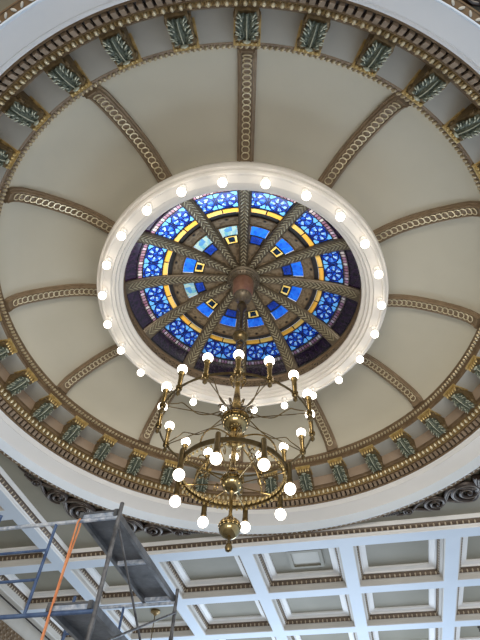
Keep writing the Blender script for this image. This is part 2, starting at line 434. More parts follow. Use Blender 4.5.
# ------------------------------------------------------------------ brackets
def make_bracket(a):
    root = empty('cornice_bracket', WP(.640, a, .9745), a)
    rd = Vector((math.cos(a), math.sin(a), 0)); tg = Vector((-math.sin(a), math.cos(a), 0)); z = Vector((0, 0, 1))
    def Q(r, w, h): return rd * r * S + tg * w * S + Vector((0, 0, EYE + h * S))
    # console body: scrolled outline, extruded sideways
    prof = [(.6145, .9745), (.6125, .968), (.6150, .9615), (.6205, .959), (.6265, .958), (.634, .953), (.643, .9445), (.651, .936), (.657, .931), (.663, .9285), (.668, .930), (.668, .9745)]
    b = MB(); HW = .0195
    rows = [[Q(r, -HW, h) for r, h in prof], [Q(r, HW, h) for r, h in prof]]
    k = b.grid(rows, closed_u=True); n = len(prof)
    b.face(range(k, k + n)); b.face(range(k + 2 * n - 1, k + n - 1, -1))
    for s in (-1, 1):                                            # raised side scroll
        for (r, h, q) in ((.6225, .9665, .0062), (.656, .941, .0085)):
            b.lathe([(0, .003), (q * .55, .003), (q * .75, .0005), (q, .0015), (q, -.001), (0, -.001)], 14,
                    wp=lambda R, t, H, r=r, h=h, s=s: Q(r + R * math.cos(t), s * (HW + H), h + R * math.sin(t)))
    b.build('console_body', M['bodygold'], root)
    # cap with flutes
    b = MB()
    b.box(Q(.630, 0, .9765), rd * .0235 * S, tg * .0235 * S, z * .0028 * S)
    b.box(Q(.627, 0, .9725), rd * .0175 * S, tg * .0228 * S, z * .0020 * S)
    for w in (-.0165, -.0083, 0, .0083, .0165):
        b.ell(Q(.6120, w, .9665), tg * .0034 * S, rd * .0035 * S, z * .0075 * S, 8, 5)
    b.build('bracket_cap', M['gold'], root)
    # acanthus leaf on the sloping face
    ax = Vector(((.657 - .6205), (.932 - .960))).normalized()     # along the slope (outwards, down)
    A3 = rd * ax.x + z * ax.y; N3 = rd * ax.y - z * ax.x          # N3 points inwards and down
    if N3.z > 0: N3 = -N3
    O = Q(.6185, 0, .9600); Ls = .0530
    rnd = random.Random(5)
    def P3(s, w, d): return O + A3 * s * S + tg * w * S + N3 * d * S
    b = MB(); rows = []; qs = (-1, -.7, -.35, 0, .35, .7, 1)
    for i in range(17):
        t = i / 16; s = t * Ls; hw = .0178 * (.40 + .60 * math.sin(min(1, t * 1.3 + .10) * PI * .6)) * (1 - .16 * abs(math.sin(t * PI * 4.5)))
        rows.append([P3(s, hw * q, .0025 * (1 - q * q) + .0030 * math.sin(t * PI) + .0014 * math.cos(q * PI * 3)) for q in qs])
    rows2 = [[P3(i / 16 * Ls, .0170 * q, -.003) for q in qs] for i in range(17)]
    b.grid(rows); b.grid(rows2)
    v = MB()
    for side in (-1, 1):
        for i, (s, L, wd, ang) in enumerate(((.006, .0085, .0040, 66), (.015, .0112, .0046, 60), (.0245, .0120, .0050, 52), (.034, .0120, .0050, 44), (.043, .011, .0045, 34))):
            for jj, (da, ll) in enumerate(((-26, .78), (0, 1.0), (26, .78))):          # each lobe splays into three lappets
                an = math.radians(ang + da + rnd.uniform(-5, 5)); d = A3 * math.cos(an) + tg * side * math.sin(an); d.normalize(); e = d.cross(N3)
                c = P3(s, side * .0060, .0046 + .001 * (jj == 1)) + d * L * .62 * S
                b.ell(c, e * wd * .62 * S, N3 * .0026 * S, d * L * .62 * ll * S, 7, 5)
                if (jj + i) % 3 != 1:
                    tip = c + d * L * .36 * ll * S + N3 * .0016 * S
                    v.ell(tip, e * wd * .30 * S, N3 * .0013 * S, d * L * .46 * ll * S, 6, 4)
    b.build('acanthus_leaf', M['leafgreen'], root)
    v.tube([P3(.052, 0, .003), P3(.036, 0, .0078), P3(.018, 0, .0082), P3(.004, 0, .0060)], [.0007 * S, .0009 * S, .0010 * S, .0010 * S], 6)
    v.ell(P3(.0000, 0, .0055), tg * .0072 * S, N3 * .0034 * S, A3 * .0030 * S, 8, 5)
    v.build('leaf_highlights', M['leafpale'], root)
    return root
br = make_bracket(R0)
for j in range(36):
    a = R0 + math.radians(10 * j)
    if j == 0: o = br
    else: o = dup(br); o.location = WP(.640, a, .9745); o.rotation_euler = (0, 0, a)
    hr = j // 3
    where = ['at the foot of the %s o\'clock dome rib' % HOURS[hr], 'next clockwise after the %s o\'clock dome rib' % HOURS[hr], 'next anticlockwise before the %s o\'clock dome rib' % HOURS[(hr + 1) % 12]][j % 3]
    tag(o, 'gilded cornice bracket with green leaf ' + where, 'bracket', 'acanthus brackets around the dome cornice')

# ------------------------------------------------------------------ stained glass dome
def hg(r): return 1.078 + .107 * math.sqrt(max(0, 1 - (r / .335) ** 2))
b = MB()
b.lathe([(.325, 1.062), (.3135, 1.0615), (.312, 1.066), (.3155, 1.069), (.317, 1.072)], 200)
b.lathe([(.3185, 1.094), (.3155, 1.0965), (.3145, 1.101), (.317, 1.104), (.325, 1.105)], 200)
tb = empty('trim_5', W(0, 0, 1.06)); struct(tb, 'bronze pierced frieze below the stained glass')
b.build('frieze_moulding', M['brown'], tb)
b = MB(); b.lathe([(.317, 1.072), (.3185, 1.094)], 240, uvf=lambda j, i: (i * .75, j * 2.2)); b.build('pierced_frieze', M['pierced'], tb)

HA = math.radians(15)
def pane(b, r1, r2, q0, q1, k, lift=0.0, m=0, uvs=(1, 1), n=14, nr=4):
    """piece of the glass dome: radii r1>r2, q in -1..1 across the bay"""
    ac = R0 + math.radians(30 * k + 15)
    rows = []
    for j in range(nr + 1):
        r = r1 + (r2 - r1) * j / nr
        rows.append([WP(r, ac + HA * (q0 + (q1 - q0) * i / n), hg(r) - lift) for i in range(n + 1)])
    b.grid(rows, m=m, uvf=lambda j, i: (uvs[0] * i / n, uvs[1] * j / nr))
def slab(b, r1, r2, q0, q1, k, t0, t1, m=0, n=10):
    ac = R0 + math.radians(30 * k + 15)
    ring = [(r1, t0), (r1, t1), (r2, t1), (r2, t0)]
    rows = [[WP(r, ac + HA * (q0 + (q1 - q0) * i / n), hg(r) - t) for i in range(n + 1)] for r, t in ring]
    b.grid(rows, closed_v=True, m=m)
for k in range(12):
    ac = R0 + math.radians(30 * k + 15)
    root = empty('stained_glass_bay', WP(.3, ac, 1.10), ac)
    b = MB(); pane(b, .320, .2885, -1, 1, k, uvs=(5, 1)); b.build('purple_pane', M['g_purple'], root)
    b = MB(); pane(b, .2870, .2765, -.93, .93, k, .001, uvs=(15, 1)); b.build('mauve_strip', M['g_bead'], root)
    b = MB(); pane(b, .2745, .2255, -1, 1, k, uvs=(2.3, 1)); b.build('blue_pane', M['g_blue'], root)
    b = MB(); pane(b, .2235, .2105, -1, 1, k, .001, uvs=(2, 1)); b.build('amber_strip', M['g_yellow'], root)
    b = MB()
    for r in (.288, .2755, .2245): slab(b, r + .0012, r - .0012, -1, 1, k, -.002, .003)
    slab(b, .3215, .3175, -1, 1, k, -.002, .004)
    b.build('lead_bars', M['lead'], root)
    b = MB(); slab(b, .2100, .1965, -1, 1, k, -.003, .001); b.build('black_band', M['black'], root)
    b = MB()
    pane(b, .1965, .1695, -1, 1, k, .0025, uvs=(6, 2.2))
    for q0, q1 in ((-1, -.56), (.56, 1)): pane(b, .1695, .112, q0, q1, k, .0025, uvs=(1.6, 5), n=4)
    pane(b, .112, .030, -1, 1, k, .0025, uvs=(3.2, 4), nr=8)
    b.build('bronze_tracery', M['pierced'], root)
    b = MB(); slab(b, .1975, .195, -1, 1, k, 0, .005); slab(b, .1712, .1688, -1, 1, k, 0, .005); b.build('tracery_rim', M['brown'], root)
    b = MB(); pane(b, .1685, .139, -.55, .55, k, uvs=(1.5, 1))
    b.build('upper_pane', M['g_teal'] if k in (10, 11, 8) else M['g_sky'], root)
    w = MB()
    if k % 2 == 0:
        pane(w, .1375, .1145, -.45, .45, k, 0, 0); pane(w, .131, .121, -.22, .22, k, .001, 1)
        w.build('lower_pane', [M['g_deep'], M['g_pale']], root)
    else:
        pane(w, .1375, .1145, -.45, .45, k, 0, 0); pane(w, .134, .118, -.27, .27, k, .001, 1)
        w.build('lower_pane', [M['g_amber'], M['g_deep']], root)
    b = MB(); slab(b, .1400, .1372, -.58, .58, k, -.002, .003); slab(b, .1148, .1115, -.58, .58, k, -.002, .003)
    for q in (-.51, .51): slab(b, .1400, .1115, q - .065, q + .065, k, -.001, .002, n=2)
    b.build('lead_bars', M['lead'], root)
    tag(root, 'blue stained glass bay between the %s and %s o\'clock ribs' % (HOURS[k], HOURS[(k + 1) % 12]), 'stained glass', 'stained glass bays of the dome')
# inner ribs with chevron leaves
GP = [(r, hg(r)) for r in (.3235, .315, .305, .29, .275, .255, .235, .21, .185, .16, .13, .10, .07, .03)]
DI = dense(GP, 26)
for k in range(12):
    a = R0 + math.radians(30 * k)
    root = empty('skylight_rib', WP(.32, a, 1.10), a)
    b = MB()
    def sec(t):
        w = .0190 - .0085 * t
        return [(-w, -.004), (-w, .006), (-w * .82, .009), (-w * .7, .0085), (-w * .6, .010), (w * .6, .010), (w * .7, .0085), (w * .82, .009), (w, .006), (w, -.004)]
    rib_sweep(b, DI, a, sec); b.build('rib_band', M['rib_in'], root)
    g = MB(); D = dense(GP, 27); ct, st = math.cos(a), math.sin(a)
    for i in range(1, 26):
        r, h = D[i]; t, n = frame_on(D, i); w = .0190 - .0085 * i / 26
        e1 = Vector((t.x * ct, t.x * st, t.y)); e2 = Vector((-st, ct, 0)); e3 = Vector((n.x * ct, n.x * st, n.y))
        c = W((r + n.x * .0105) * ct, (r + n.x * .0105) * st, h + n.y * .0105)
        for s in (-1, 1):
            d = (e1 * .80 + e2 * s * .6).normalized(); f = d.cross(e3)
            g.ell(c + d * w * .52 * S, f * .0017 * S, e3 * .0016 * S, d * w * .62 * S, 6, 4)
    g.build('gilt_chevrons', M['chevron'], root)
    tag(root, 'bronze skylight rib with gilt chevrons at %s o\'clock inside the cream ring' % HOURS[k], 'skylight rib', 'ribs between the stained glass bays')
# central boss
AXD = .0018
def AX(r, t, h): return W(AXD * math.cos(PSI) + r * math.cos(t), AXD * math.sin(PSI) + r * math.sin(t), h)
boss = empty('dome_boss', W(0, 0, 1.18)); tag(boss, 'round bronze and copper boss at the crown of the stained glass', 'ceiling boss')
b = MB(); b.lathe([(0, 1.19), (.046, 1.175), (.046, 1.168), (.041, 1.164), (.042, 1.158), (.036, 1.153), (.034, 1.150), (.030, 1.150), (0, 1.152)], 40, wp=AX)
for i in range(28):
    t = 2 * PI * i / 28; b.ell(AX(.0375, t, 1.1525), (.0028 * S, 0, 0), (0, .0028 * S, 0), (0, 0, .0028 * S), 6, 4)
b.build('boss_rim', M['rib_in'], boss)
b = MB(); b.lathe([(0, 1.152), (.029, 1.150), (.0285, 1.125), (.0265, 1.100), (.0225, 1.088), (0, 1.086)], 36, wp=AX); b.build('boss_drum', M['copper'], boss)
b = MB(); b.lathe([(.0225, 1.091), (.0245, 1.088), (.0235, 1.083), (.018, 1.078), (.012, 1.070), (.0095, 1.058), (0, 1.056)], 28, wp=AX)
for i in range(14):
    t = 2 * PI * i / 14; b.ell(AX(.0215, t, 1.084), (.003 * S, 0, 0), (0, .003 * S, 0), (0, 0, .004 * S), 6, 4)
b.build('boss_collar', M['rib_in'], boss)

# ------------------------------------------------------------------ chandelier
ch = empty('chandelier', W(0, 0, 1.056)); tag(ch, 'large brass chandelier with two rings of lit globes hanging from the dome', 'chandelier')
b = MB()
b.lathe([(0, 1.058), (.008, 1.056), (.0125, 1.045), (.0125, 1.034), (.007, 1.024), (.005, 1.010), (.0065, 1.002), (.0045, .990), (.0045, .945), (.007, .940), (.0045, .936), (0, .936)], 24, wp=AX)
b.build('hanging_stem', M['darkbrass'], ch)
b = MB(); b.lathe([(0, .938)] + [(.0175 * math.cos(t), .918 + .0185 * math.sin(t)) for t in [math.radians(q) for q in range(75, -76, -15)]] + [(0, .898)], 28, wp=AX)
b.lathe([(.0175, .921), (.0195, .920), (.0195, .916), (.0175, .915)], 28, wp=AX); b.build('upper_ball', M['darkbrass'], ch)
b = MB()
b.lathe([(0, .902), (.0085, .899), (.010, .893), (.0075, .886), (.0075, .865), (.0105, .858), (.0105, .850), (.0075, .842), (.0075, .815), (.011, .806), (.011, .798), (.006, .792), (.006, .752), (.0045, .748), (.0075, .715), (.0095, .695), (.0085, .684), (.014, .682), (.0135, .676), (0, .674)], 24, wp=AX)
b.build('column', M['brass'], ch)
for i in range(8):          # curled leaves of the cluster on the column
    t = 2 * PI * i / 8 + .3
    b = MB(); pts = []
    for q in range(9):
        f = q / 8; an = f * PI * 1.5
        pts.append(AX(.008 + .012 * math.sin(an * .55) + .003 * math.cos(an), t + .1 * f, .752 + .030 * f + .006 * math.sin(an)))
    b.tube(pts, [.0016 * S] * 8 + [.003 * S], 6); add_bulb(b, pts[-1], .0036 * S, 0, 8, 6)
    b.build('leaf_scroll', M['brass'], ch)
def ball(name, h, r, cap, top_mat):
    b = MB(); b.lathe([(r * math.cos(t), h + r * math.sin(t)) for t in [math.radians(q) for q in range(20, -91, -10)]], 40, wp=AX)
    o = b.build(name, M['polished'], ch)
    b = MB(); n = 44
    rows = []
    for q in range(10, 91, 10):
        t = math.radians(q); rows.append([AX(r * 1.03 * math.cos(t) * (1 + (.035 if i % 2 else -.02)), 2 * PI * i / n, h + r * math.sin(t)) for i in range(n)])
    b.grid(rows, closed_u=True); b.lathe([(r * 1.0, h + r * .1), (r * 1.07, h + r * .12), (r * 1.07, h + r * .22), (r * .98, h + r * .24)], 40, wp=AX)
    b.build('gadrooned_top', top_mat, o)
    b = MB(); b.lathe([(0, h - r * 1.15), (r * .12, h - r * 1.14), (r * .18, h - r * 1.03), (r * .30, h - r * .97), (r * .28, h - r * .92)], 24, wp=AX); b.build('ball_boss', M['darkbrass'], o)
ball('large_ball', .652, .0268, .01, M['brass'])
b = MB(); b.lathe([(0, .628), (.0095, .624), (.0115, .617), (.0115, .603), (.015, .600), (.015, .596), (.007, .592), (.0045, .585), (.0045, .545), (.008, .540), (.008, .534), (0, .533)], 24, wp=AX); b.build('column', M['brass'], ch)
ball('middle_ball', .5135, .0195, .01, M['brass'])
b = MB(); b.lathe([(0, .498), (.005, .494), (.003, .488), (.003, .452), (.005, .448), (.005, .443), (0, .442)], 16, wp=AX); b.build('lower_stem', M['brass'], ch)
ball('bottom_ball', .4285, .0178, .01, M['brass'])
b = MB(); b.lathe([(0, .412), (.0016, .411), (.0016, .4045), (.005, .401), (.0062, .396), (.0045, .391), (0, .389)], 16, wp=AX); b.build('bottom_knob', M['darkbrass'], ch)
# upper ring with sixteen candles
RU_, HU = .1483, .632
b = MB(); b.lathe([(RU_ - .0012, HU + .002), (RU_ + .0012, HU + .002), (RU_ + .0012, HU - .002), (RU_ - .0012, HU - .002)], 128, wp=AX, closed_prof=True)
b.build('upper_ring', M['darkbrass'], ch)
AU = math.radians(-90.62) + PSI
def local_lathe(b, c, prof, seg=14, m=0):
    b.lathe(prof, seg, wp=lambda r, t, h: c + Vector((r * S * math.cos(t), r * S * math.sin(t), h * S)), m=m)
def copies(proto, pos):
    out = [proto]
    base = proto.location.copy()
    for p in pos[1:]:
        o = dup(proto, proto.parent); o.location = base + (p - pos[0]); out.append(o)
    return out
pos = [AX(RU_, AU + i * PI / 8, HU) for i in range(16)]
b = MB(); c = pos[0]
local_lathe(b, c, [(0, -.004), (.006, -.004), (.0065, .002), (.0042, .004), (.0048, .030), (.0052, .034), (.0066, .036), (.0068, .039), (.0045, .0395), (0, .0395)])
o = b.build('candle_holder', M['brass'], ch)
b = MB(); add_bulb(b, c + Vector((0, 0, .0485 * S)), .0097 * S); b.build('lit_globe', M['bulb'], o)
b = MB(); local_lathe(b, c, [(0, -.004), (.0035, -.005), (.002, -.008), (.0045, -.012), (.0042, -.016), (.0012, -.019), (0, -.021)]); b.build('drop_finial', M['darkbrass'], o)
copies(o, pos)
# arms
for i in range(8):
    a = AU + (2 * i + 1) * PI / 8
    b = MB()
    b.tube([AX(.022, a, .655), AX(RU_ - .002, a, HU)], .0011 * S, 6)
    o = b.build('stay_rod', M['darkbrass'], ch)
    b = MB(); pts = []
    ctrl = [(.018, .672), (.034, .664), (.055, .648), (.078, .640), (.098, .648), (.112, .654), (.122, .648), (.146, .636)]
    for q in range(31):
        x = q / 30 * (len(ctrl) - 1); j = min(int(x), len(ctrl) - 2); f = x - j
        p0 = ctrl[max(j - 1, 0)]; p1 = ctrl[j]; p2 = ctrl[j + 1]; p3 = ctrl[min(j + 2, len(ctrl) - 1)]
        cr = [.5 * (2 * p1[z] + (p2[z] - p0[z]) * f + (2 * p0[z] - 5 * p1[z] + 4 * p2[z] - p3[z]) * f * f + (3 * p1[z] - p0[z] - 3 * p2[z] + p3[z]) * f ** 3) for z in (0, 1)]
        pts.append(AX(cr[0], a, cr[1]))
    b.tube(pts, .0012 * S, 8)
    cur = [AX(.030 + .009 * math.cos(th) * (1 - th / 12), a, .676 + .009 * math.sin(th) * (1 - th / 12)) for th in [q * .35 for q in range(20)]]
    b.tube(cur, .0013 * S, 6); add_bulb(b, cur[-1], .0026 * S, 0, 8, 6)
    b.build('scroll_arm', M['darkbrass'], ch)
# lower ring
RL, HL = .0972, .528
b = MB(); b.lathe([(RL - .002, HL + .0045), (RL + .001, HL + .0045), (RL + .0015, HL), (RL + .001, HL - .0045), (RL - .002, HL - .0045)], 96, wp=AX, closed_prof=True)
o = b.build('lower_ring', M['darkbrass'], ch)
b = MB(); n = 64
for i in range(n):
    t = 2 * PI * i / n; tg = Vector((-math.sin(t), math.cos(t), 0)); rd = Vector((math.cos(t), math.sin(t), 0))
    b.ell(AX(RL - .0045, t, HL + .004), tg * .0042 * S, rd * .0022 * S, Vector((0, 0, .0045 * S)), 8, 5)
    b.ell(AX(RL - .0035, t + PI / n, HL - .0075), tg * .0022 * S, rd * .0022 * S, Vector((0, 0, .003 * S)), 6, 4)
b.build('beaded_gallery', M['gold'], o)
AL = math.radians(-106.19) + PSI
pos = [AX(RL + .0035, AL + i * PI / 4, HL) for i in range(8)]
b = MB(); c = pos[0]
local_lathe(b, c, [(0, .013), (.0044, .012), (.005, .010), (.005, -.022), (.0056, -.024), (.0056, -.028), (.0038, -.030), (0, -.030)])
o = b.build('lamp_tube', M['darkbrass'], ch)
b = MB(); add_bulb(b, c + Vector((0, 0, -.0398 * S)), .0097 * S); b.build('lit_globe', M['bulb'], o)
copies(o, pos)
for i in range(8):
    a = AL + (i + .5) * PI / 4
    b = MB(); pts = [AX(.010 + (RL - .014) * math.sin(q / 12 * PI / 2) ** 1.0, a, .606 - .075 * (1 - math.cos(q / 12 * PI / 2))) for q in range(13)]
    b.tube(pts, .0017 * S, 6); b.build('curved_strap', M['brass'], ch)
for i in range(8):
    a = AL + i * PI / 4
    b = MB(); b.tube([AX(.016, a, .510), AX(RL - .003, a, HL - .006)], .0012 * S, 6)
    cur = [AX(.060 + .010 * math.cos(th) * (1 - th / 10), a, .536 + .010 * math.sin(th) * (1 - th / 10)) for th in [q * .35 for q in range(18)]]
    b.tube(cur, .0012 * S, 6); b.build('lower_arm', M['brass'], ch)

# ------------------------------------------------------------------ coffered ceiling
LU = [(-.050 + .394 * k) * HB for k in range(-4, 4)]       # long beams (Lm2 .. L5)
TV = [(1.840 + .394 * k) * HB for k in range(-7, 5)]       # cross beams
BW = .0215                                                 # half beam width
iL0, iL1 = 1, 6                                            # dome bay: between these long beams
iT0, iT1 = 2, 7
ceil_ = empty('ceiling', RU(0, 0, HB)); struct(ceil_, 'coffered ceiling of white beams and grey green panels')
b = MB()
def beam_box(u0, u1, v0, v1, h0, h1, m=0):
    p = [RU(u0, v0, h0), RU(u1, v1, h1)]; c = (p[0] + p[1]) / 2; d = (p[1] - p[0]) / 2
    b.box(c, (d.x, 0, 0), (0, d.y, 0), (0, 0, d.z), m)
VA, VB = TV[0] - BW, TV[-1] + BW
UA, UB = LU[1] - PITCH + BW, LU[-1] + BW
for i, u in enumerate(LU):
    if i == 0: continue
    if iL0 < i < iL1:
        beam_box(u - BW, u + BW, VA, TV[iT0] + BW * 1.15, HB, HB + .06); beam_box(u - BW, u + BW, TV[iT1] - BW * 1.15, VB, HB, HB + .06)
    else: beam_box(u - BW, u + BW, VA, VB, HB, HB + .06)
for j, v in enumerate(TV):
    for i in range(len(LU) - 1):
        if iL0 <= i < iL1 and iT0 < j < iT1: continue
        u0 = LU[i] + BW if i else UA - .02
        beam_box(u0, LU[i + 1] - BW, v - BW * 1.15, v + BW * 1.15, HB, HB + .06)
b.build('beam_grid', M['edge'], ceil_, recalc=False)

def rect_ring(b, hu, hv, prof, cu, cv, m=0):
    """profile (inset, height) carried around a rectangle"""
    rows = []
    for o, h in prof:
        rows.append([RU(cu + sx * (hu - o), cv + sy * (hv - o), h) for sx, sy in ((-1, -1), (1, -1), (1, 1), (-1, 1))])
    b.grid(rows, closed_u=True, m=m)
hu, hv = PITCH / 2 - BW, PITCH / 2 - BW * 1.15
def coffer_parts(cu, cv, parent):
    b = MB()
    rect_ring(b, hu, hv, [(0, HB), (.003, HB + .002), (.003, HB + .014), (.006, HB + .017), (.0105, HB + .018)], cu, cv)
    x0 = b.build('coffer_cove', M['cove'], parent, recalc=False, sharp=20); b = MB()
    rect_ring(b, hu, hv, [(.017, HB + .0335), (.0215, HB + .033), (.0225, HB + .037), (.036, HB + .041), (.0385, HB + .041), (.0395, HB + .047)], cu, cv)
    x = b.build('coffer_frame', M['white'], parent, recalc=False, sharp=20)
    b = MB(); rect_ring(b, hu, hv, [(.0105, HB + .018), (.0145, HB + .021), (.0165, HB + .0285), (.017, HB + .0335)], cu, cv)
    ou, ov = hu - .0125, hv - .0125; n = 15
    for s in (-1, 1):
        for i in range(n):
            f = (i + .5) / n * 2 - 1
            for c, t, nn in ((RU(cu + f * ou, cv + s * ov, HB + .0235), Vector((1, 0, 0)), Vector((0, -s * .85, -.5))), (RU(cu + s * ou, cv + f * ov, HB + .0235), Vector((0, 1, 0)), Vector((-s * .85, 0, -.5)))):
                w = t.cross(nn)
                b.ell(c, t * .0042 * S, nn * .0042 * S, w * .0062 * S, 6, 4, 1)
    y = b.build('bead_moulding', [M['beadbed'], M['beadtan']], parent)
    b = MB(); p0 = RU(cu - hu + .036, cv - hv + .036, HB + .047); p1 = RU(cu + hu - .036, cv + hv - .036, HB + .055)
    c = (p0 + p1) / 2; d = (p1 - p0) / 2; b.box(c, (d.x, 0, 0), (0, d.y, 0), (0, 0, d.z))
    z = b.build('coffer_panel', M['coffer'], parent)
    return (x0, x, y, z)
first = None
for i in range(len(LU) - 1):
    for j in range(len(TV) - 1):
        if iL0 <= i < iL1 and iT0 <= j < iT1: continue
        cu, cv = (LU[i] + LU[i + 1]) / 2, (TV[j] + TV[j + 1]) / 2
        if first is None: first = (coffer_parts(cu, cv, ceil_), cu, cv)
        else:
            d = RU(cu, cv, 0) - RU(first[1], first[2], 0)
            for x in first[0]:
                y = dup(x, ceil_); y.location = d

# dome square: frame moulding, spandrel ceiling
qu0, qu1 = LU[iL0] + BW, LU[iL1] - BW
qv0, qv1 = TV[iT0] + BW * 1.15, TV[iT1] - BW * 1.15
cu, cv, fu, fv = (qu0 + qu1) / 2, (qv0 + qv1) / 2, (qu1 - qu0) / 2, (qv1 - qv0) / 2
fr = empty('trim_6', RU(cu, cv, HB)); struct(fr, 'square moulded frame around the dome opening')
HSP = .853
b = MB(); rect_ring(b, fu, fv, [(0, HB), (.002, HB + .002), (.002, HB + .008), (.006, HB + .010)], cu, cv)
rect_ring(b, fu, fv, [(.014, HB + .0215), (.0165, HB + .0215), (.0172, HB + .024), (.0195, HB + .030), (.020, HSP)], cu, cv)
b.build('frame_moulding', M['white'], fr, recalc=False, sharp=20)
b = MB(); rect_ring(b, fu, fv, [(.006, HB + .010), (.0105, HB + .0125), (.0135, HB + .0185), (.014, HB + .0215)], cu, cv)
ou, ov = fu - .0085, fv - .0085; n = 92
for s in (-1, 1):
    for i in range(n):
        f = (i + .5) / n * 2 - 1
        for c, t, nn in ((RU(cu + f * ou, cv + s * ov, HB + .0145), Vector((1, 0, 0)), Vector((0, -s * .85, -.5))), (RU(cu + s * ou, cv + f * ov, HB + .0145), Vector((0, 1, 0)), Vector((-s * .85, 0, -.5)))):
            b.ell(c, t * .0040 * S, nn * .0042 * S, t.cross(nn) * .0062 * S, 6, 4, 1)
b.build('bead_moulding', [M['beadbed'], M['beadtan']], fr)
# spandrel surface between circle and square
b = MB(); n = 160; rin = []; rout = []; du, dv = cu - UC, cv - VC
for i in range(n):
    a = 2 * PI * i / n; ca, sa = math.cos(a), math.sin(a)
    tx = ((du + fu) if ca > 0 else (du - fu)) / ca if abs(ca) > 1e-9 else 1e9
    ty = ((dv + fv) if sa > 0 else (dv - fv)) / sa if abs(sa) > 1e-9 else 1e9
    t = min(tx, ty)
    rin.append(W(.745 * ca, .745 * sa, HSP)); rout.append(W(max(t, .7455) * ca, max(t, .7455) * sa, HSP))
b.grid([rin, rout], closed_u=True)
b.grid([[p + Vector((0, 0, .08)) for p in rout], [p + Vector((0, 0, .08)) for p in rin]], closed_u=True)
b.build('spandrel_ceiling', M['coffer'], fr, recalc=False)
# carved strip that follows the circle where the spandrels are wide
cs = MB()
cs.lathe([(.7422, .8405), (.7510, .8408), (.7518, .8395), (.7535, .8398), (.7540, .8420), (.7540, HSP + .002)], 240)
n = 300
for i in range(n):
    a = 2 * PI * i / n; sg = 1 if i % 2 else -1
    rd = Vector((math.cos(a), math.sin(a), 0)); tg = Vector((-math.sin(a), math.cos(a), 0))
    d = (rd * .6 * sg + tg * .8).normalized()
    cs.ell(WP(.7466, a, .8400), d.cross(Vector((0, 0, 1))) * .0022 * S, Vector((0, 0, .0018 * S)), d * .0050 * S, 6, 4, 1)
cs.build('carved_strip', [M['brown'], M['frieze_grey']], fr)

# scrollwork reliefs in the four corners
def scroll_relief(q, label):
    qa = math.radians(45 + 90 * q); sx = 1 if math.cos(qa) > 0 else -1; sy = 1 if math.sin(qa) > 0 else -1
    ex = (du + fu * sx) * sx - .030; ey = (dv + fv * sy) * sy - .030      # inner corner of the frame, seen from the axis
    root = empty('scroll_relief', W(sx * .62, sy * .62, HSP))
    tag(root, label, 'ceiling relief', 'carved scroll reliefs in the dome corners')
    def P(x, y, d=.004): return W(sx * x, sy * y, HSP - d)
    for half in (-1, 1):
        def PT(dl, f, d=.006):
            """dl: degrees from the diagonal; f: -1..1 across the arm"""
            a = math.radians(45 + half * dl); k = max(0, 1 - dl / 27.0)
            r = .752 + .070 * k * (1 + f)
            return P(r * math.cos(a), r * math.sin(a), d)
        wid = lambda dl: .0130 * (1 - .036 * dl)
        for ph in (0, PI):                        # two interlaced undulating stems with a ridge along each
            b = MB(); pts = []; rad = []; p2 = []
            for i in range(60):
                dl = .5 + i / 59 * 20.0; f = .78 * math.cos(ph + PI * dl / 6.9 + .35)
                pts.append(PT(dl, f)); rad.append(wid(dl) * S); p2.append(PT(dl, f, .006 + wid(dl) * .93))
            b.tube(pts, rad, 10)
            st = b.build('scroll_stem', M['darkbrown'], root)
            for o in (-.5, .5):
                q = [PT(.5 + i / 59 * 20.0, .78 * math.cos(ph + PI * (.5 + i / 59 * 20.0) / 6.9 + .35) + o * .16, .006 + wid(.5 + i / 59 * 20.0) * .88) for i in range(60)]
                b2 = MB(); b2.tube(q, [r * .10 for r in rad], 6); b2.build('stem_ridge', M['bronze_edge'], st)
        for dl, f, R in ((4.6, -.1, .046), (11.4, -.1, .034), (17.4, 0, .017)):
            c = PT(dl, f); b = MB(); pts = []; rad = []
            for i in range(40):
                th = half * i / 39 * PI * 3.8 + PI * .4; rr = R * S * (1 - i / 39 * .85); pts.append(c + Vector((sx * rr * math.cos(th), sy * rr * math.sin(th), -.02 - .03 * i / 39))); rad.append(R * S * (.20 - .08 * i / 39))
            b.tube(pts, rad, 8); add_bulb(b, pts[-1], R * S * .2, 0, 8, 6); b.build('spiral_volute', M['darkbrown'], root)
            b = MB(); b.tube([p + Vector((0, 0, -q * .9)) for p, q in zip(pts, rad)], [q * .15 for q in rad], 6); b.build('volute_ridge', M['bronze_edge'], root)
        b = MB()
        for i in range(6):                        # leaf spray at the tip
            dl = 19.6 + .62 * i; c = PT(dl, 0); d = PT(dl + .5, 0) - c; d.normalize(); e = d.cross(Vector((0, 0, 1)))
            for q in (-1, 1):
                dd = (d + e * q * .8).normalized(); b.ell(c + dd * .03, dd.cross(Vector((0, 0, 1))) * .014, Vector((0, 0, .02)), dd * (.055 - .006 * i), 6, 4)
        b.build('leaf_spray', M['darkbrown'], root)
    b = MB(); c = P(.82 * .7071, .82 * .7071, .004)
    for i in range(10):
        t = 2 * PI * i / 10; d = Vector((math.cos(t), math.sin(t), 0)); b.ell(c + d * .11, d.cross(Vector((0, 0, 1))) * .035, Vector((0, 0, .03)), d * .085, 8, 5)
    b.ell(c, (.05, 0, 0), (0, .05, 0), (0, 0, .06), 10, 6); b.build('rosette', M['darkbrown'], root)
scroll_relief(1, 'dark bronze scroll relief in the dome corner above the scaffold')
scroll_relief(0, 'dark bronze scroll relief in the dome corner at the photo\'s right edge')
scroll_relief(2, 'dark bronze scroll relief in the dome corner beyond the photo\'s left edge')
scroll_relief(3, 'dark bronze scroll relief in the dome corner at the photo\'s top right')

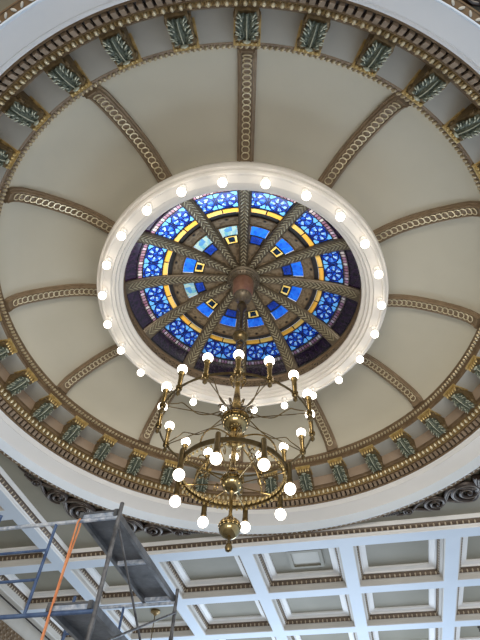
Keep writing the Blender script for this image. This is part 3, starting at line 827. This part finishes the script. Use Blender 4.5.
# hatch in one coffer
cu_, cv_ = (LU[3] + LU[4]) / 2 , (TV[7] + TV[8]) / 2
hz = HB + .047
root = empty('access_panel', RU(cu_, cv_, hz)); tag(root, 'square grey access panel in the coffer nearest below the chandelier', 'access panel')
c = RU(cu_ + .018, cv_ - .005, hz)
b = MB(); q = .052 * S; w = .006 * S
for s in (-1, 1):
    b.box(c + Vector((s * q, 0, -.03)), (w, 0, 0), (0, q + w, 0), (0, 0, .03)); b.box(c + Vector((0, s * q, -.03)), (q - w, 0, 0), (0, w, 0), (0, 0, .03))
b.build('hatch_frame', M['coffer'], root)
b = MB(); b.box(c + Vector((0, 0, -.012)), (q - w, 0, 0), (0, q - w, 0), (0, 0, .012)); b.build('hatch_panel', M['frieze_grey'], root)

# pendant lamp canopy in the coffer behind the scaffold
pc = RU((LU[1] + LU[2]) / 2 + .008, (TV[8] + TV[9]) / 2, hz)
root = empty('pendant_lamp', pc); tag(root, 'small brass pendant lamp hanging from the coffer behind the scaffold', 'lamp')
b = MB(); local_lathe(b, pc, [(0, 0), (.019, 0), (.020, -.006), (.016, -.010), (.008, -.013), (.005, -.019), (0, -.019)], 24); b.build('canopy', M['oldgold'], root)
b = MB(); b.tube([pc + Vector((0, 0, -.1)), pc + Vector((0, 0, -1.15))], .012, 8); b.build('lamp_stem', M['darkbrass'], root)
b = MB(); local_lathe(b, pc + Vector((0, 0, -1.15)), [(0, .01), (.006, .008), (.012, -.004), (.028, -.012), (.030, -.018), (0, -.016)], 24); b.build('lamp_bowl', M['oldgold'], root)
b = MB(); add_bulb(b, pc + Vector((0, 0, -1.15 - .03 * S)), .016 * S); b.build('glass_globe', M['bulb'], root)
pc = RU((LU[5] + LU[6]) / 2 - .03, (TV[9] + TV[10]) / 2, hz)  # small dark ceiling hook on the coffer panel
b = MB(); local_lathe(b, pc, [(0, 0), (.006, 0), (.006, -.003), (.0022, -.005), (.0022, -.014), (.005, -.016), (0, -.018)], 12)
tag(b.build('ceiling_hook', M['darkbrown']), 'small dark sprinkler head in the coffer at the photo\'s lower right', 'hook')

# ------------------------------------------------------------------ left wall and its cornice
WU = -1.632 * HB
wl = empty('wall_left', RU(WU, (VA + VB) / 2, -EYE / S)); struct(wl, 'painted left wall under a carved brown frieze')
b = MB()
def wall_prof(prof, m=0):
    rows = [[RU(u, VA, h), RU(u, VB, h)] for u, h in prof]; b.grid(rows, m=m)
wall_prof([(LU[0] + BW + .012, HB + .018), (LU[0] + BW, HB), (WU + .004, HB)])
wall_prof([(WU, HB - .006), (WU + .003, HB - .010), (WU + .006, HB - .030), (WU, HB - .045), (WU - .002, HB - .060)])
b.build('cornice', M['wallcornice'], wl, recalc=False)
b = MB(); wall_prof([(WU + .004, HB), (WU + .004, HB - .003), (WU - .006, HB - .003), (WU - .006, HB - .006), (WU, HB - .006)]); b.build('shadow_groove', M['darkbrown'], wl, recalc=False)  # dark colour paints the shadow line at the wall top
b = MB(); wall_prof([(WU - .002, HB - .060), (WU + .004, HB - .064), (WU + .004, HB - .115), (WU - .002, HB - .12)])
n = 130
for i in range(n):
    v = VA + (VB - VA) * (i + .5) / n
    for q in range(4):
        b.ell(RU(WU + .005, v + (.004 if q % 2 else -.004), HB - .070 - .012 * q), (.012, 0, 0), (0, .035, .012), (0, -.01, .03), 6, 4, 1)
b.build('carved_frieze', [M['brown'], M['taupe']], wl, recalc=False)
b = MB(); p0 = RU(WU - .03, VA, -EYE / S); p1 = RU(WU - .002, VB, HB + .06); c = (p0 + p1) / 2; d = (p1 - p0) / 2
b.box(c, (d.x, 0, 0), (0, d.y, 0), (0, 0, d.z)); b.build('wall_face', M['wall'], wl)
# floor
b = MB(); p0 = RU(WU - .03, VA, -EYE / S); p1 = RU(-2 * UC * -1 + .95, VB, -EYE / S)
c = (p0 + p1) / 2; d = (p1 - p0) / 2; b.box(c - Vector((0, 0, .1)), (d.x, 0, 0), (0, d.y, 0), (0, 0, .1))
struct(b.build('floor', M['floor']), 'carpeted floor of the hall')

# ------------------------------------------------------------------ scaffold
SU1, SU0 = -.4125, -.4125 - .250
SV0, SV1 = .742, 1.083
ZT, ZL, ZP = .485, .328, .5135
sf = empty('scaffold_tower', RU((SU0 + SU1) / 2, (SV0 + SV1) / 2, -EYE / S))
tag(sf, 'blue and grey steel scaffold tower standing at the lower left under the ceiling', 'scaffold')
hf = -EYE / S
def pole(name, p, q, r, m):
    b = MB(); b.tube([p, q], r, 10); return b.build(name, M[m], sf)
for v in (SV0, SV1):
    for u in (SU0, SU1):
        pole('upright', RU(u, v, hf), RU(u, v, ZP), .0225, 'steel' if u == SU1 else 'bluesteel')
        for z in (.41, .30, .46):
            b = MB(); b.tube([RU(u, v, z), RU(u, v, z + .008)], .028, 10); b.build('coupler', M['steel'], sf)
    us = SU1 - .122
    pole('ladder_strut', RU(us, v, ZT), RU(us, v, ZL), .0165, 'bluesteel')
    for z in (.435, .384):
        pole('ladder_rung', RU(SU0, v, z), RU(us, v, z), .0145, 'bluesteel')
    for z in (ZT, ZL, ZL - .155, 0.0, -.13):
        pole('cross_bar', RU(SU0 - (.05 if z == ZT and v == SV0 else 0), v, z), RU(SU1, v, z), .0205, 'splash' if z == ZT else 'bluesteel')
def xb(v0, z0, v1, z1): pole('cross_brace', RU(SU1 + .003, v0, z0), RU(SU1 + .003, v1, z1), .0125, 'steel')
xb(SV0, .470, SV1, .249); xb(SV1, .465, SV0, .277)
xb(SV0, .200, SV1, -.02); xb(SV1, .200, SV0, -.02)
# decks
def deck(z, v0, v1, u0, u1, label):
    root = empty('scaffold_deck', RU((u0 + u1) / 2, (v0 + v1) / 2, z)); tag(root, label, 'scaffold deck', 'decks laid on the scaffold')
    h0 = z + .0035
    def bx(a, c, m, name, lab=None):
        b = MB(); ce = (a + c) / 2; d = (c - a) / 2; b.box(ce, (d.x, 0, 0), (0, d.y, 0), (0, 0, d.z)); o = b.build(name, M[m], root)
        return o
    bx(RU(u0 + .006, v0, h0 + .0085), RU(u1 - .006, v1, h0 + .0115), 'deck', 'deck_board')
    for a, c in ((u0, u0 + .007), (u1 - .007, u1)): bx(RU(a, v0 - .001, h0), RU(c, v1 + .001, h0 + .0125), 'deckrail', 'side_rail')
    for v in (v0 + .002, (v0 + v1) / 2, v1 - .009): bx(RU(u0 + .007, v, h0 + .001), RU(u1 - .007, v + .007, h0 + .0085), 'splash', 'cross_rib')
deck(ZT, SV0 - .002, SV1 + .002, -.491, -.4165, 'upper grey scaffold deck seen from below, resting on the top bars')
deck(ZL, SV0 - .002, SV1 + .002, -.497, -.4195, 'lower grey scaffold deck at the photo\'s bottom edge')
# orange hose hung over the top bar
b = MB(); pts = []
vb = SV0 - .006
pts = [RU(-0.4855, vb, -.02), RU(-0.4855, vb, .20), RU(-0.4860, vb - .001, .40), RU(-0.4875, vb - .001, .478), RU(-0.4875, SV0 - .003, .4875), RU(-0.4875, SV0, .4890), RU(-0.4880, SV0 + .004, .486), RU(-0.4890, SV0 + .006, .470), RU(-0.4915, vb + .01, .40), RU(-0.4915, vb + .012, .20), RU(-0.4900, vb + .012, -.02)]
b.tube(pts, .010, 8)
tag(b.build('hose', M['orange']), 'orange hose looped over the scaffold top bar and hanging down', 'hose')

# ------------------------------------------------------------------ light
w = bpy.data.worlds.new('daylight'); sc.world = w; w.use_nodes = True
nt = w.node_tree; nt.nodes.clear()
o = N(nt, 'ShaderNodeOutputWorld'); bg = N(nt, 'ShaderNodeBackground')
tc = N(nt, 'ShaderNodeTexCoord'); sx_ = N(nt, 'ShaderNodeSeparateXYZ'); nt.links.new(tc.outputs['Generated'], sx_.inputs[0])
fac = mth(nt, 'MULTIPLY_ADD', sx_.outputs[1], .5, .5)
nt.links.new(ramp(nt, fac, [(.1, (.95, .91, .84)), (.9, (.62, .78, 1.0))]), bg.inputs[0])
bg.inputs[1].default_value = 0.72
nt.links.new(bg.outputs[0], o.inputs[0])
def area(name, loc, target, sx, sy, power, c):
    l = bpy.data.lights.new(name, 'AREA'); l.shape = 'RECTANGLE'; l.size = sx; l.size_y = sy; l.energy = power; l.color = c
    ob = bpy.data.objects.new(name, l); col.objects.link(ob); ob.location = loc
    ob.rotation_euler = (Vector(target) - Vector(loc)).to_track_quat('-Z', 'Y').to_euler(); return ob
area('skylight_backlight', W(-.15, -.75, 1.75), W(0, 0, 1.15), 2.5, 2.5, 620, (1, .97, .92))  # added lamp above the glass, brightens its near side from behind
area('near_windows', W(.35, -1.9, .15), W(0, .3, .9), 8, 3, 560, (1, .95, .86))
area('far_windows', W(-.2, 2.1, .15), W(0, -.3, .9), 8, 3, 400, (.72, .85, 1))

# ------------------------------------------------------------------ camera
cam = bpy.data.cameras.new('camera'); cam.sensor_fit = 'AUTO'; cam.sensor_width = 36; cam.lens = 492.4 / 640 * 36
co = bpy.data.objects.new('camera', cam); col.objects.link(co)
pit, rol = .924, .0595
fw = Vector((0, math.cos(pit), math.sin(pit))); up = Vector((0, -math.sin(pit), math.cos(pit))); rt = Vector((1, 0, 0))
r2 = rt * math.cos(rol) + up * math.sin(rol); u2 = up * math.cos(rol) - rt * math.sin(rol)
Rz = Matrix.Rotation(PSI, 3, 'Z')
# (x,y) seen by the viewer -> room axes
r2, u2, fw = Rz @ r2, Rz @ u2, Rz @ fw
m = Matrix((r2, u2, -fw)).transposed().to_4x4(); m.translation = RU(0, 0, 0)
co.matrix_world = m; cam.clip_start = .05; cam.clip_end = 200
sc.camera = co
sc.view_settings.view_transform = 'Standard'; sc.view_settings.look = 'None'; sc.view_settings.gamma = 1.0
sc.view_settings.use_curve_mapping = False
sc.view_settings.exposure = 0.45
